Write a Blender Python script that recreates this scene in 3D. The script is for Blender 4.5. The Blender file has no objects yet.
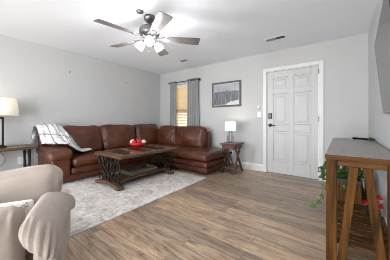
import bpy, math, random
from mathutils import Vector, Matrix, noise
random.seed(7)
C = bpy.context.scene.collection
S = bpy.context.scene
PI = math.pi
R = math.radians

# ------------------------------------------------------------------ camera, world, lights, exposure
cd = bpy.data.cameras.new('camera')
cd.sensor_width = 36.0
cd.lens = 18.0
cd.shift_y = -10.3 / 390
cd.clip_start = 0.05
cam = bpy.data.objects.new('camera', cd)
C.objects.link(cam)
cam.location = (4.376, -4.078, 1.073)
cam.rotation_euler = (PI / 2, 0, R(36.9))
S.camera = cam

w = bpy.data.worlds.new('world')
S.world = w
w.use_nodes = True
bgn = w.node_tree.nodes['Background']
bgn.inputs[0].default_value = (1.0, 0.93, 0.84, 1)
bgn.inputs[1].default_value = 5.0

def area(name, loc, rot, sx, sy, power, col=(1, 1, 1)):
    l = bpy.data.lights.new(name, 'AREA')
    l.shape = 'RECTANGLE'
    l.size = sx
    l.size_y = sy
    l.energy = power
    l.color = col
    o = bpy.data.objects.new(name, l)
    o.location = loc
    o.rotation_euler = rot
    C.objects.link(o)
    return o
def point(name, loc, power, col, radius=0.04):
    l = bpy.data.lights.new(name, 'POINT')
    l.energy = power
    l.color = col
    l.shadow_soft_size = radius
    o = bpy.data.objects.new(name, l)
    o.location = loc
    C.objects.link(o)
    return o

# unseen fill lights added by both side walls behind the camera, no windows there
area('fill_left', (0.1, -8.0, 1.4), (0, R(-90), 0), 1.6, 1.8, 400, (0.90, 0.955, 1.0))
area('fill_right', (4.6, -8.0, 1.4), (0, R(90), 0), 1.6, 1.8, 230, (0.90, 0.955, 1.0))
# unseen low fill added behind the camera, aimed up and forward to brighten the ceiling
area('ceiling_fill', (3.2, -8.0, 0.35), (R(125), 0, 0), 2.5, 0.6, 105, (0.89, 0.955, 1.0))

S.view_settings.view_transform = 'Standard'
S.view_settings.look = 'None'
S.view_settings.gamma = 1
S.view_settings.use_curve_mapping = False
S.cycles.filter_width = 0.9
S.view_settings.exposure = -0.03

# ------------------------------------------------------------------ material helpers
def newmat(name):
    m = bpy.data.materials.new(name)
    m.use_nodes = True
    nt = m.node_tree
    return m, nt, nt.nodes['Principled BSDF']
def N(nt, t, **kw):
    n = nt.nodes.new(t)
    for k, v in kw.items():
        setattr(n, k, v)
    return n
def ramp(nt, fac, stops):
    r = N(nt, 'ShaderNodeValToRGB')
    el = r.color_ramp.elements
    while len(el) > 2:
        el.remove(el[-1])
    for i, (p, c) in enumerate(stops):
        if i < 2:
            e = el[i]
            e.position = p
        else:
            e = el.new(p)
        e.color = (c[0], c[1], c[2], 1)
    nt.links.new(fac, r.inputs[0])
    return r.outputs[0]
def coords(nt, scale=(1, 1, 1), rot=(0, 0, 0), kind='Object'):
    t = N(nt, 'ShaderNodeTexCoord')
    mp = N(nt, 'ShaderNodeMapping')
    mp.inputs['Scale'].default_value = scale
    mp.inputs['Rotation'].default_value = rot
    nt.links.new(t.outputs[kind], mp.inputs[0])
    return mp.outputs[0]
def noise_tex(nt, vec, scale, detail=3, rough=0.5, dist=0.0):
    n = N(nt, 'ShaderNodeTexNoise')
    n.inputs['Scale'].default_value = scale
    n.inputs['Detail'].default_value = detail
    n.inputs['Roughness'].default_value = rough
    n.inputs['Distortion'].default_value = dist
    nt.links.new(vec, n.inputs['Vector'])
    return n.outputs['Fac']
def bump(nt, b, h, strength, dist=0.01):
    n = N(nt, 'ShaderNodeBump')
    n.inputs['Strength'].default_value = strength
    n.inputs['Distance'].default_value = dist
    nt.links.new(h, n.inputs['Height'])
    nt.links.new(n.outputs[0], b.inputs['Normal'])
def mixc(nt, fac, a, b, mode='MIX'):
    n = N(nt, 'ShaderNodeMix', data_type='RGBA', blend_type=mode)
    for sock, v in ((n.inputs[0], fac), (n.inputs[6], a), (n.inputs[7], b)):
        if hasattr(v, 'is_linked') or hasattr(v, 'links'):
            nt.links.new(v, sock)
        elif isinstance(v, (int, float)):
            sock.default_value = v
        else:
            sock.default_value = (v[0], v[1], v[2], 1)
    return n.outputs[2]
def simple(name, col, rough=0.5, metal=0.0, var=0.06, nscale=30, bmp=0.0, emit=0.0, ecol=None, spec=0.5):
    m, nt, b = newmat(name)
    v = coords(nt)
    f = noise_tex(nt, v, nscale)
    lo = [max(0, c * (1 - var)) for c in col]
    hi = [min(1, c * (1 + var)) for c in col]
    nt.links.new(ramp(nt, f, [(0.3, lo), (0.7, hi)]), b.inputs['Base Color'])
    b.inputs['Roughness'].default_value = rough
    b.inputs['Metallic'].default_value = metal
    b.inputs['Specular IOR Level'].default_value = spec
    if bmp:
        bump(nt, b, f, bmp)
    if emit:
        e = ecol or col
        b.inputs['Emission Color'].default_value = (e[0], e[1], e[2], 1)
        b.inputs['Emission Strength'].default_value = emit
    return m
def wood(name, dark, light, scale=(1, 1, 1), rough=0.45, axis='Y', bmp=0.15, spec=0.35):
    m, nt, b = newmat(name)
    b.inputs['Specular IOR Level'].default_value = spec
    s = {'X': (1.2, 14, 14), 'Y': (14, 1.2, 14), 'Z': (14, 14, 1.2)}[axis]
    v = coords(nt, tuple(a * c for a, c in zip(s, scale)))
    f = noise_tex(nt, v, 2.0, 5, 0.6, 0.6)
    nt.links.new(ramp(nt, f, [(0.3, dark), (0.7, light)]), b.inputs['Base Color'])
    b.inputs['Roughness'].default_value = rough
    bump(nt, b, f, bmp)
    return m

def mat_wall():
    m, nt, b = newmat('wall_paint')
    v = coords(nt)
    f = noise_tex(nt, v, 1.2, 2)
    nt.links.new(ramp(nt, f, [(0.2, (0.485, 0.486, 0.486)), (0.8, (0.51, 0.511, 0.511))]), b.inputs['Base Color'])
    b.inputs['Roughness'].default_value = 0.6
    b.inputs['Specular IOR Level'].default_value = 0.3
    bump(nt, b, noise_tex(nt, v, 160, 2), 0.04)
    return m
def mat_floor():
    m, nt, b = newmat('laminate_planks')
    v = coords(nt)
    br = N(nt, 'ShaderNodeTexBrick')
    br.offset = 0.37
    br.offset_frequency = 2
    br.inputs['Scale'].default_value = 1.0
    br.inputs['Brick Width'].default_value = 1.25
    br.inputs['Row Height'].default_value = 0.128
    br.inputs['Mortar Size'].default_value = 0.0014
    br.inputs['Mortar Smooth'].default_value = 0.2
    br.inputs['Bias'].default_value = 0.0
    br.inputs['Color1'].default_value = (0, 0, 0, 1)
    br.inputs['Color2'].default_value = (1, 1, 1, 1)
    br.inputs['Mortar'].default_value = (0.5, 0.5, 0.5, 1)
    nt.links.new(v, br.inputs['Vector'])
    # offset the grain of every plank
    sep = N(nt, 'ShaderNodeVectorMath', operation='MULTIPLY_ADD')
    nt.links.new(br.outputs['Color'], sep.inputs[0])
    sep.inputs[1].default_value = (3.0, 7.0, 5.0)
    nt.links.new(coords(nt, (1.5, 11, 1)), sep.inputs[2])
    g = noise_tex(nt, sep.outputs[0], 2.2, 7, 0.68, 0.9)
    base = ramp(nt, g, [(0.28, (0.075, 0.047, 0.03)), (0.42, (0.20, 0.141, 0.10)), (0.53, (0.30, 0.225, 0.165)), (0.72, (0.41, 0.322, 0.243))])
    tone = ramp(nt, br.outputs['Color'], [(0.0, (0.92, 0.94, 0.97)), (0.35, (1.22, 1.19, 1.17)), (0.7, (1.42, 1.36, 1.28)), (1.0, (1.70, 1.60, 1.46))])
    c = mixc(nt, 1.0, base, tone, 'MULTIPLY')
    c = mixc(nt, br.outputs['Fac'], c, (0.12, 0.09, 0.07))
    nt.links.new(c, b.inputs['Base Color'])
    b.inputs['Roughness'].default_value = 0.34
    bump(nt, b, g, 0.06)
    return m
def mat_rug():
    m, nt, b = newmat('distressed_rug')
    v = coords(nt)
    f1 = noise_tex(nt, v, 3.2, 6, 0.7, 1.4)
    f2 = noise_tex(nt, v, 22, 4, 0.7, 0.6)
    wv = N(nt, 'ShaderNodeTexVoronoi', feature='DISTANCE_TO_EDGE')
    wv.inputs['Scale'].default_value = 5.0
    nt.links.new(v, wv.inputs['Vector'])
    a = ramp(nt, f1, [(0.30, (0.40, 0.355, 0.33)), (0.44, (0.62, 0.57, 0.54)), (0.58, (0.75, 0.72, 0.695)), (0.74, (0.58, 0.50, 0.45))])
    d = ramp(nt, f2, [(0.36, (0.68, 0.67, 0.68)), (0.58, (1, 1, 1))])
    c = mixc(nt, 1.0, a, d, 'MULTIPLY')
    e = ramp(nt, wv.outputs['Distance'], [(0.02, (0.88, 0.86, 0.85)), (0.09, (1, 1, 1))])
    c = mixc(nt, 0.8, c, e, 'MULTIPLY')
    nt.links.new(c, b.inputs['Base Color'])
    b.inputs['Roughness'].default_value = 0.95
    b.inputs['Specular IOR Level'].default_value = 0.1
    bump(nt, b, f2, 0.3)
    return m
def mat_leather():
    m, nt, b = newmat('brown_leather')
    v = coords(nt)
    f = noise_tex(nt, v, 3.5, 4, 0.6, 0.4)
    fine = noise_tex(nt, v, 120, 3, 0.6)
    cre = noise_tex(nt, v, 9, 4, 0.6, 1.5)
    nt.links.new(ramp(nt, f, [(0.28, (0.055, 0.0155, 0.007)), (0.72, (0.125, 0.038, 0.018))]), b.inputs['Base Color'])
    b.inputs['Roughness'].default_value = 0.23
    b.inputs['Specular IOR Level'].default_value = 0.42
    ad = N(nt, 'ShaderNodeMath', operation='MULTIPLY_ADD')
    nt.links.new(fine, ad.inputs[0])
    ad.inputs[1].default_value = 0.15
    nt.links.new(cre, ad.inputs[2])
    bump(nt, b, ad.outputs[0], 0.6, 0.03)
    return m
def mat_fabric(name, col, var=0.12, scale=140, bmp=0.3, big=5):
    m, nt, b = newmat(name)
    v = coords(nt)
    f = noise_tex(nt, v, scale, 3, 0.7)
    g = noise_tex(nt, v, big, 3, 0.6)
    a = ramp(nt, g, [(0.3, [c * (1 - var) for c in col]), (0.7, [min(1, c * (1 + var)) for c in col])])
    d = ramp(nt, f, [(0.35, (0.8, 0.8, 0.8)), (0.65, (1, 1, 1))])
    nt.links.new(mixc(nt, 1.0, a, d, 'MULTIPLY'), b.inputs['Base Color'])
    b.inputs['Roughness'].default_value = 0.95
    b.inputs['Specular IOR Level'].default_value = 0.15
    b.inputs['Sheen Weight'].default_value = 0.25
    bump(nt, b, f, bmp)
    return m
def mat_blanket():
    m, nt, b = newmat('plaid_throw')
    tc = N(nt, 'ShaderNodeTexCoord')
    sep = N(nt, 'ShaderNodeSeparateXYZ')
    nt.links.new(tc.outputs['UV'], sep.inputs[0])
    def lines(out, freq, width):
        mu = N(nt, 'ShaderNodeMath', operation='MULTIPLY')
        nt.links.new(out, mu.inputs[0])
        mu.inputs[1].default_value = freq
        fr = N(nt, 'ShaderNodeMath', operation='FRACT')
        nt.links.new(mu.outputs[0], fr.inputs[0])
        lt = N(nt, 'ShaderNodeMath', operation='LESS_THAN')
        nt.links.new(fr.outputs[0], lt.inputs[0])
        lt.inputs[1].default_value = width
        return lt.outputs[0]
    c = (0.70, 0.70, 0.70)
    f = noise_tex(nt, tc.outputs['UV'], 34, 4, 0.8)
    c = ramp(nt, f, [(0.36, (0.10, 0.10, 0.11)), (0.43, (0.62, 0.62, 0.63)), (0.6, (0.76, 0.76, 0.76))])
    for o, fq, wd in ((sep.outputs[0], 3.1, 0.06), (sep.outputs[1], 4.1, 0.05)):
        c = mixc(nt, lines(o, fq, wd), c, (0.12, 0.12, 0.13))
    for o, fq, wd in ((sep.outputs[0], 9.6, 0.16), (sep.outputs[1], 16.8, 0.16)):
        l = N(nt, 'ShaderNodeMath', operation='MULTIPLY')
        nt.links.new(lines(o, fq, wd), l.inputs[0])
        l.inputs[1].default_value = 0.22
        c = mixc(nt, l.outputs[0], c, (0.3, 0.3, 0.31))
    nt.links.new(c, b.inputs['Base Color'])
    b.inputs['Roughness'].default_value = 0.95
    bump(nt, b, f, 0.3)
    return m
def mat_winter():
    m, nt, b = newmat('winter_print')
    tc = N(nt, 'ShaderNodeTexCoord')
    sep = N(nt, 'ShaderNodeSeparateXYZ')
    nt.links.new(tc.outputs['UV'], sep.inputs[0])
    mp = N(nt, 'ShaderNodeMapping')
    mp.inputs['Scale'].default_value = (17, 1.7, 1)
    nt.links.new(tc.outputs['UV'], mp.inputs[0])
    st = noise_tex(nt, mp.outputs[0], 1.0, 3, 0.6, 0.2)
    hz = noise_tex(nt, tc.outputs['UV'], 2.4, 4, 0.6)
    trees = ramp(nt, st, [(0.3, (0.05, 0.055, 0.065)), (0.5, (0.13, 0.14, 0.158)), (0.72, (0.27, 0.283, 0.31))])
    sky = ramp(nt, hz, [(0.3, (0.27, 0.285, 0.315)), (0.7, (0.47, 0.485, 0.515))])
    # tree band: between snow (bottom) and mountain sky (top), ragged edges
    def edge(base, amp, fac, sgn):
        ma = N(nt, 'ShaderNodeMath', operation='MULTIPLY_ADD')
        nt.links.new(fac, ma.inputs[0])
        ma.inputs[1].default_value = amp
        ma.inputs[2].default_value = base
        cmp_ = N(nt, 'ShaderNodeMath', operation='GREATER_THAN' if sgn > 0 else 'LESS_THAN')
        nt.links.new(sep.outputs[1], cmp_.inputs[0])
        nt.links.new(ma.outputs[0], cmp_.inputs[1])
        return cmp_.outputs[0]
    c = mixc(nt, edge(0.44, 0.42, st, 1), trees, sky)
    # snow slope rising to the right
    sl = N(nt, 'ShaderNodeMath', operation='MULTIPLY_ADD')
    nt.links.new(sep.outputs[0], sl.inputs[0])
    sl.inputs[1].default_value = 0.9
    nt.links.new(hz, sl.inputs[2])
    c = mixc(nt, edge(-0.46, 0.50, sl.outputs[0], -1), c, (0.55, 0.56, 0.59))
    nt.links.new(c, b.inputs['Base Color'])
    b.inputs['Roughness'].default_value = 0.25
    return m

M = {}
M['wall'] = mat_wall()
M['ceiling'] = simple('ceiling_paint', (0.86, 0.895, 0.94), 0.85, var=0.012, nscale=2, spec=0.2)
M['trim'] = simple('white_trim', (0.68, 0.68, 0.68), 0.4, var=0.01)
M['door'] = simple('door_paint', (0.50, 0.505, 0.505), 0.4, var=0.01)
M['floor'] = mat_floor()
M['rug'] = mat_rug()
M['leather'] = mat_leather()
M['recliner'] = mat_fabric('beige_microfibre', (0.37, 0.307, 0.265), 0.08)
M['curtain'] = mat_fabric('grey_curtain', (0.34, 0.343, 0.35), 0.05, 200, 0.1)
M['pillowwhite'] = mat_fabric('white_cotton', (0.80, 0.76, 0.68), 0.03, 120, 0.15)
M['blanket'] = mat_blanket()
M['fringe'] = mat_fabric('grey_fringe', (0.33, 0.33, 0.34), 0.3, 60, 0.2)
M['black'] = simple('black_metal', (0.012, 0.012, 0.013), 0.45, 0.3, bmp=0.05)
M['iron'] = simple('wrought_iron', (0.018, 0.016, 0.015), 0.42, 0.7, bmp=0.2, nscale=60)
M['darkplastic'] = simple('dark_plastic', (0.02, 0.02, 0.022), 0.35)
M['matteblack'] = simple('matte_black', (0.006, 0.006, 0.006), 0.8, spec=0.1)
M['whiteplastic'] = simple('white_plastic', (0.76, 0.76, 0.75), 0.35, var=0.01)
M['tablewood'] = wood('table_wood', (0.055, 0.027, 0.013), (0.16, 0.085, 0.044), rough=0.32)
M['tablewood_x'] = wood('table_wood_cross', (0.05, 0.027, 0.014), (0.145, 0.084, 0.045), rough=0.38, axis='X')
M['slate'] = simple('slate_inlay', (0.030, 0.027, 0.026), 0.16, var=0.5, nscale=8)
M['sidewood'] = wood('side_table_wood', (0.05, 0.019, 0.009), (0.135, 0.055, 0.026), rough=0.4, axis='Z')
M['sidewood_y'] = wood('side_table_top', (0.06, 0.026, 0.014), (0.16, 0.072, 0.04), rough=0.3, axis='X')
M['oak'] = wood('rustic_oak', (0.018, 0.006, 0.001), (0.125, 0.052, 0.010), rough=0.6, axis='Z', spec=0.12)
M['oak_x'] = wood('rustic_oak_cross', (0.04, 0.015, 0.004), (0.13, 0.055, 0.014), rough=0.55, axis='X', spec=0.15)
M['oaktop'] = wood('console_top', (0.21, 0.18, 0.165), (0.31, 0.28, 0.26), rough=0.3, axis='Y', bmp=0.06)
M['oak_y'] = wood('rustic_oak_long', (0.04, 0.015, 0.004), (0.13, 0.055, 0.014), rough=0.55, axis='Y', spec=0.15)
M['planterwood'] = wood('planter_wood', (0.045, 0.018, 0.006), (0.15, 0.066, 0.022), rough=0.7, axis='Z', spec=0.1)
M['traywood'] = wood('tray_wood', (0.07, 0.055, 0.042), (0.20, 0.165, 0.13), rough=0.5, axis='Y')
M['pewter'] = simple('pewter', (0.17, 0.165, 0.165), 0.3, 0.85)
M['blade'] = wood('fan_blade_wood', (0.10, 0.092, 0.086), (0.185, 0.17, 0.158), rough=0.35, axis='X', bmp=0.05)
M['globe'] = simple('lit_glass_shade', (0.9, 0.9, 0.9), 0.4, emit=5.0, ecol=(1.0, 0.98, 0.95))
M['shadewarm'] = simple('lit_linen_shade', (0.85, 0.80, 0.70), 0.8, emit=0.30, ecol=(1.0, 0.87, 0.68))
M['shadecool'] = simple('lit_white_shade', (0.9, 0.9, 0.88), 0.8, emit=1.0, ecol=(1.0, 0.98, 0.95))
M['framewood'] = simple('grey_frame_wood', (0.085, 0.085, 0.082), 0.5, var=0.25, nscale=20)
M['print'] = mat_winter()
M['screen'] = simple('screen_glass', (0.02, 0.021, 0.022), 0.22, var=0.02, spec=0.9)
M['red'] = simple('red_glaze', (0.45, 0.008, 0.010), 0.12, var=0.15, nscale=6)
M['redball'] = simple('red_ornament', (0.40, 0.012, 0.016), 0.2)
M['apple'] = simple('dark_red_ornament', (0.16, 0.012, 0.012), 0.25, var=0.4, nscale=10)
M['cream'] = simple('cream_ornament', (0.72, 0.68, 0.60), 0.5, var=0.1)
M['cone'] = simple('pine_cone_brown', (0.11, 0.055, 0.03), 0.8, var=0.5, nscale=40, bmp=0.5)
M['leaf'] = simple('ivy_leaf', (0.055, 0.115, 0.022), 0.5, var=0.55, nscale=18)
M['leaflight'] = simple('young_leaf', (0.15, 0.22, 0.075), 0.55, var=0.3, nscale=18)
M['petal'] = simple('red_petal', (0.30, 0.007, 0.012), 0.6, var=0.3, nscale=20)
M['soil'] = simple('dark_soil', (0.02, 0.014, 0.01), 0.95, var=0.4, nscale=60, bmp=0.5)
M['pot'] = simple('dark_pot', (0.022, 0.022, 0.02), 0.5)
M['ventmetal'] = simple('grey_vent', (0.26, 0.26, 0.26), 0.5)
M['ventdark'] = simple('dark_slot', (0.04, 0.04, 0.04), 0.6)
M['ink'] = simple('dark_ink', (0.06, 0.05, 0.05), 0.8)

def mat_slat():
    m, nt, b = newmat('tan_blind_slat')
    out = nt.nodes['Material Output']
    v = coords(nt, (3, 30, 30))
    col = ramp(nt, noise_tex(nt, v, 2, 3), [(0.3, (0.66, 0.56, 0.41)), (0.7, (0.78, 0.69, 0.53))])
    tr = N(nt, 'ShaderNodeBsdfTranslucent')
    mx = N(nt, 'ShaderNodeMixShader')
    mx.inputs[0].default_value = 0.5
    nt.links.new(col, b.inputs['Base Color'])
    nt.links.new(col, tr.inputs['Color'])
    nt.links.new(b.outputs[0], mx.inputs[1])
    nt.links.new(tr.outputs[0], mx.inputs[2])
    nt.links.new(mx.outputs[0], out.inputs[0])
    return m
M['slat'] = mat_slat()
def mat_glass():
    m, nt, b = newmat('window_glass')
    b.inputs['Base Color'].default_value = (0.95, 0.98, 0.97, 1)
    b.inputs['Roughness'].default_value = 0.02
    b.inputs['Transmission Weight'].default_value = 1.0
    b.inputs['IOR'].default_value = 1.02
    return m
M['glass'] = mat_glass()

# ------------------------------------------------------------------ mesh helpers
class MB:
    def __init__(s):
        s.v = []; s.f = []; s.uv = {}
    def add(s, vs, fs):
        o = len(s.v)
        s.v += [tuple(p) for p in vs]
        s.f += [tuple(i + o for i in f) for f in fs]
        return o
    def box(s, x0, x1, y0, y1, z0, z1):
        s.add([(x0, y0, z0), (x1, y0, z0), (x1, y1, z0), (x0, y1, z0), (x0, y0, z1), (x1, y0, z1), (x1, y1, z1), (x0, y1, z1)],
              [(0, 3, 2, 1), (4, 5, 6, 7), (0, 1, 5, 4), (1, 2, 6, 5), (2, 3, 7, 6), (3, 0, 4, 7)])
        return s
    def bar(s, p0, p1, w_, h_, up=(0, 0, 1)):
        p0, p1 = Vector(p0), Vector(p1)
        d = (p1 - p0).normalized()
        a = d.cross(Vector(up))
        if a.length < 1e-4:
            a = d.cross(Vector((0, 1, 0)))
        a.normalize()
        b = a.cross(d)
        vs = []
        for p in (p0, p1):
            for sa, sb in ((-1, -1), (1, -1), (1, 1), (-1, 1)):
                vs.append(p + a * sa * w_ / 2 + b * sb * h_ / 2)
        s.add(vs, [(0, 1, 2, 3), (7, 6, 5, 4), (0, 4, 5, 1), (1, 5, 6, 2), (2, 6, 7, 3), (3, 7, 4, 0)])
        return s
    def tube(s, pts, r, n=8):
        pts = [Vector(p) for p in pts]
        rs = r if isinstance(r, (list, tuple)) else [r] * len(pts)
        rings = []
        prev = None
        for i, p in enumerate(pts):
            d = (pts[min(i + 1, len(pts) - 1)] - pts[max(i - 1, 0)]).normalized()
            if prev is None:
                a = d.cross(Vector((0.13, 0.21, 1)))
                if a.length < 1e-3:
                    a = d.cross(Vector((1, 0, 0)))
            else:
                a = prev - d * prev.dot(d)
            a.normalize()
            prev = a
            b = d.cross(a)
            rings.append([p + (a * math.cos(2 * PI * k / n) + b * math.sin(2 * PI * k / n)) * rs[i] for k in range(n)])
        vs = [q for rg in rings for q in rg]
        fs = []
        for i in range(len(pts) - 1):
            for k in range(n):
                fs.append((i * n + k, i * n + (k + 1) % n, (i + 1) * n + (k + 1) % n, (i + 1) * n + k))
        fs.append(tuple(range(n - 1, -1, -1)))
        fs.append(tuple((len(pts) - 1) * n + k for k in range(n)))
        s.add(vs, fs)
        return s
    def lathe(s, prof, n=24, c=(0, 0, 0), mat=None):
        vs = []
        for (r, z) in prof:
            for k in range(n):
                p = Vector((r * math.cos(2 * PI * k / n), r * math.sin(2 * PI * k / n), z))
                if mat:
                    p = mat @ p
                vs.append(p + Vector(c))
        fs = []
        for i in range(len(prof) - 1):
            for k in range(n):
                fs.append((i * n + k, i * n + (k + 1) % n, (i + 1) * n + (k + 1) % n, (i + 1) * n + k))
        if prof[0][0] > 1e-5:
            fs.append(tuple(range(n - 1, -1, -1)))
        if prof[-1][0] > 1e-5:
            fs.append(tuple((len(prof) - 1) * n + k for k in range(n)))
        s.add(vs, fs)
        return s
    def ball(s, c, r, n=14, sq=(1, 1, 1)):
        prof = [(math.sin(PI * i / n) * r, -math.cos(PI * i / n) * r) for i in range(n + 1)]
        prof[0] = (1e-5, -r); prof[-1] = (1e-5, r)
        o = len(s.v)
        s.lathe(prof, n * 2)
        for i in range(o, len(s.v)):
            p = s.v[i]
            s.v[i] = (p[0] * sq[0] + c[0], p[1] * sq[1] + c[1], p[2] * sq[2] + c[2])
        return s
    def cushion(s, x0, x1, y0, y1, z0, z1, r=0.05, puff=(0, 0, 0), wr=0.0, n=12, seed=0.0, fn=None):
        """rounded, puffed box; puff = outward bulge of the x, y and z faces"""
        hx, hy, hz = (x1 - x0) / 2, (y1 - y0) / 2, (z1 - z0) / 2
        c = Vector(((x0 + x1) / 2, (y0 + y1) / 2, (z0 + z1) / 2))
        h = Vector((hx, hy, hz))
        r = min(r, hx * .98, hy * .98, hz * .98)
        idx = {}
        vs = []
        fs = []
        ts = [-1 + 2 * i / n for i in range(n + 1)]
        ts = [math.copysign(abs(t) ** 0.8, t) for t in ts]
        def vid(i, j, k):
            key = (i, j, k)
            if key in idx:
                return idx[key]
            p = Vector((ts[i] * hx, ts[j] * hy, ts[k] * hz))
            core = Vector([max(-(h[a] - r), min(h[a] - r, p[a])) for a in range(3)])
            d = p - core
            if d.length > 1e-9:
                q = core + d.normalized() * r
            else:
                q = p
            u = (ts[i], ts[j], ts[k])
            for a in range(3):
                if puff[a]:
                    o = [b for b in range(3) if b != a]
                    q[a] += u[a] * puff[a] * (1 - u[o[0]] ** 2) * (1 - u[o[1]] ** 2)
            if wr:
                nv = noise.noise_vector(q * 5 + c * 3 + Vector((seed, seed * 2, 0)))
                nv2 = noise.noise_vector(q * 14 + c * 3 + Vector((seed, 0, seed)))
                q = q + nv * wr + nv2 * wr * 0.4
            q = q + c
            if fn:
                q = Vector(fn(q))
            idx[key] = len(vs)
            vs.append(q)
            return idx[key]
        for a in range(n):
            for b in range(n):
                fs.append((vid(a, b, 0), vid(a, b + 1, 0), vid(a + 1, b + 1, 0), vid(a + 1, b, 0)))
                fs.append((vid(a, b, n), vid(a + 1, b, n), vid(a + 1, b + 1, n), vid(a, b + 1, n)))
                fs.append((vid(a, 0, b), vid(a + 1, 0, b), vid(a + 1, 0, b + 1), vid(a, 0, b + 1)))
                fs.append((vid(a, n, b), vid(a, n, b + 1), vid(a + 1, n, b + 1), vid(a + 1, n, b)))
                fs.append((vid(0, a, b), vid(0, a, b + 1), vid(0, a + 1, b + 1), vid(0, a + 1, b)))
                fs.append((vid(n, a, b), vid(n, a + 1, b), vid(n, a + 1, b + 1), vid(n, a, b + 1)))
        s.add(vs, fs)
        return s
    def prism(s, outline, axis, a0, a1):
        """outline: 2-D points in the plane across axis"""
        def P(p, a):
            return {'x': (a, p[0], p[1]), 'y': (p[0], a, p[1]), 'z': (p[0], p[1], a)}[axis]
        n = len(outline)
        vs = [P(p, a0) for p in outline] + [P(p, a1) for p in outline]
        fs = [tuple(range(n - 1, -1, -1)), tuple(range(n, 2 * n))]
        for i in range(n):
            fs.append((i, (i + 1) % n, n + (i + 1) % n, n + i))
        s.add(vs, fs)
        return s
    def grid(s, fn, nu, nv, uv=True):
        o = len(s.v)
        for i in range(nu + 1):
            for j in range(nv + 1):
                s.v.append(tuple(fn(i / nu, j / nv)))
                if uv:
                    s.uv[len(s.v) - 1] = (i / nu, j / nv)
        for i in range(nu):
            for j in range(nv):
                a = o + i * (nv + 1) + j
                s.f.append((a, a + nv + 1, a + nv + 2, a + 1))
        return s
    def build(s, name, mat, parent=None, smooth=False, bevel=0.0, seg=2, solid=0.0, sub=0):
        me = bpy.data.meshes.new(name)
        me.from_pydata(s.v, [], s.f)
        me.validate()
        import bmesh
        bm = bmesh.new()
        bm.from_mesh(me)
        if not s.uv:
            bmesh.ops.recalc_face_normals(bm, faces=bm.faces)
        if s.uv:
            ul = bm.loops.layers.uv.new('UVMap')
            bm.verts.ensure_lookup_table()
            for f in bm.faces:
                for l in f.loops:
                    l[ul].uv = s.uv.get(l.vert.index, (0, 0))
        bm.to_mesh(me)
        bm.free()
        me.materials.append(mat)
        if smooth:
            for p in me.polygons:
                p.use_smooth = True
        o = bpy.data.objects.new(name, me)
        C.objects.link(o)
        if parent is not None:
            o.parent = parent
        if solid:
            md = o.modifiers.new('solid', 'SOLIDIFY')
            md.thickness = solid
            md.offset = 0
        if bevel:
            md = o.modifiers.new('bevel', 'BEVEL')
            md.width = bevel
            md.segments = seg
            md.limit_method = 'ANGLE'
            md.angle_limit = R(40)
        if sub:
            md = o.modifiers.new('sub', 'SUBSURF')
            md.levels = sub
            md.render_levels = sub
        return o

def box(x0, x1, y0, y1, z0, z1):
    return MB().box(x0, x1, y0, y1, z0, z1)
def tag(o, label=None, cat=None, group=None, kind=None):
    if label: o['label'] = label
    if cat: o['category'] = cat
    if group: o['group'] = group
    if kind: o['kind'] = kind
    return o
def thing(name, label, cat, loc=(0, 0, 0), rz=0.0, group=None):
    o = bpy.data.objects.new(name, None)
    C.objects.link(o)
    o.location = loc
    o.rotation_euler = (0, 0, rz)
    o.empty_display_size = 0.1
    return tag(o, label, cat, group)
def dup(root, loc, rz=None, label=None, group=None):
    r = root.copy()
    C.objects.link(r)
    r.location = loc
    if rz is not None:
        r.rotation_euler = (0, 0, rz)
    if label: r['label'] = label
    if group: r['group'] = group
    for ch in list(root.children):
        c = ch.copy()
        C.objects.link(c)
        c.parent = r
        for g in ch.children:
            d = g.copy()
            C.objects.link(d)
            d.parent = c
    return r
def struct(name, mb, mat, parent=None, **kw):
    o = mb.build(name, mat, parent, **kw)
    o['kind'] = 'structure'
    return o
def catmull(pts, n):
    pts = [Vector(p) for p in pts]
    out = []
    for i in range(len(pts) - 1):
        p0 = pts[max(i - 1, 0)]; p1 = pts[i]; p2 = pts[i + 1]; p3 = pts[min(i + 2, len(pts) - 1)]
        for k in range(n):
            t = k / n
            out.append(0.5 * ((2 * p1) + (p2 - p0) * t + (2 * p0 - 5 * p1 + 4 * p2 - p3) * t * t + (3 * p1 - p0 - 3 * p2 + p3) * t ** 3))
    out.append(pts[-1])
    return out

# ------------------------------------------------------------------ room shell
XW, YB, H = 4.715, -11.0, 2.44
struct('floor', box(-0.15, XW + 0.15, YB - 0.15, 0.15, -0.12, 0.0), M['floor'])
struct('ceiling', box(-0.15, XW + 0.15, YB - 0.15, 0.15, H, H + 0.12), M['ceiling'])
struct('wall_left', box(-0.15, 0, YB, 0.15, 0, H), M['wall'])
struct('wall_right', box(XW, XW + 0.15, YB, 0.15, 0, H), M['wall'])
# back wall with window and door openings
WX0, WX1, WZ0, WZ1 = 0.58, 1.36, 0.72, 2.055
DX0, DX1, DZ1 = 3.145, 4.065, 2.05
b = MB()
b.box(0, WX0, 0, 0.15, 0, H)
b.box(WX0, WX1, 0, 0.15, 0, WZ0)
b.box(WX0, WX1, 0, 0.15, WZ1, H)
b.box(WX1, DX0, 0, 0.15, 0, H)
b.box(DX0, DX1, 0, 0.15, DZ1, H)
b.box(DX1, XW, 0, 0.15, 0, H)
struct('wall_back', b, M['wall'])
b = MB()
b.box(0, 0.2, YB - 0.15, YB, 0, H)
b.box(4.45, XW, YB - 0.15, YB, 0, H)
b.box(0.2, 4.45, YB - 0.15, YB, 2.35, H)
b.box(0.2, 4.45, YB - 0.15, YB, 0, 0.15)
struct('wall_front', b, M['wall'])
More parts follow.
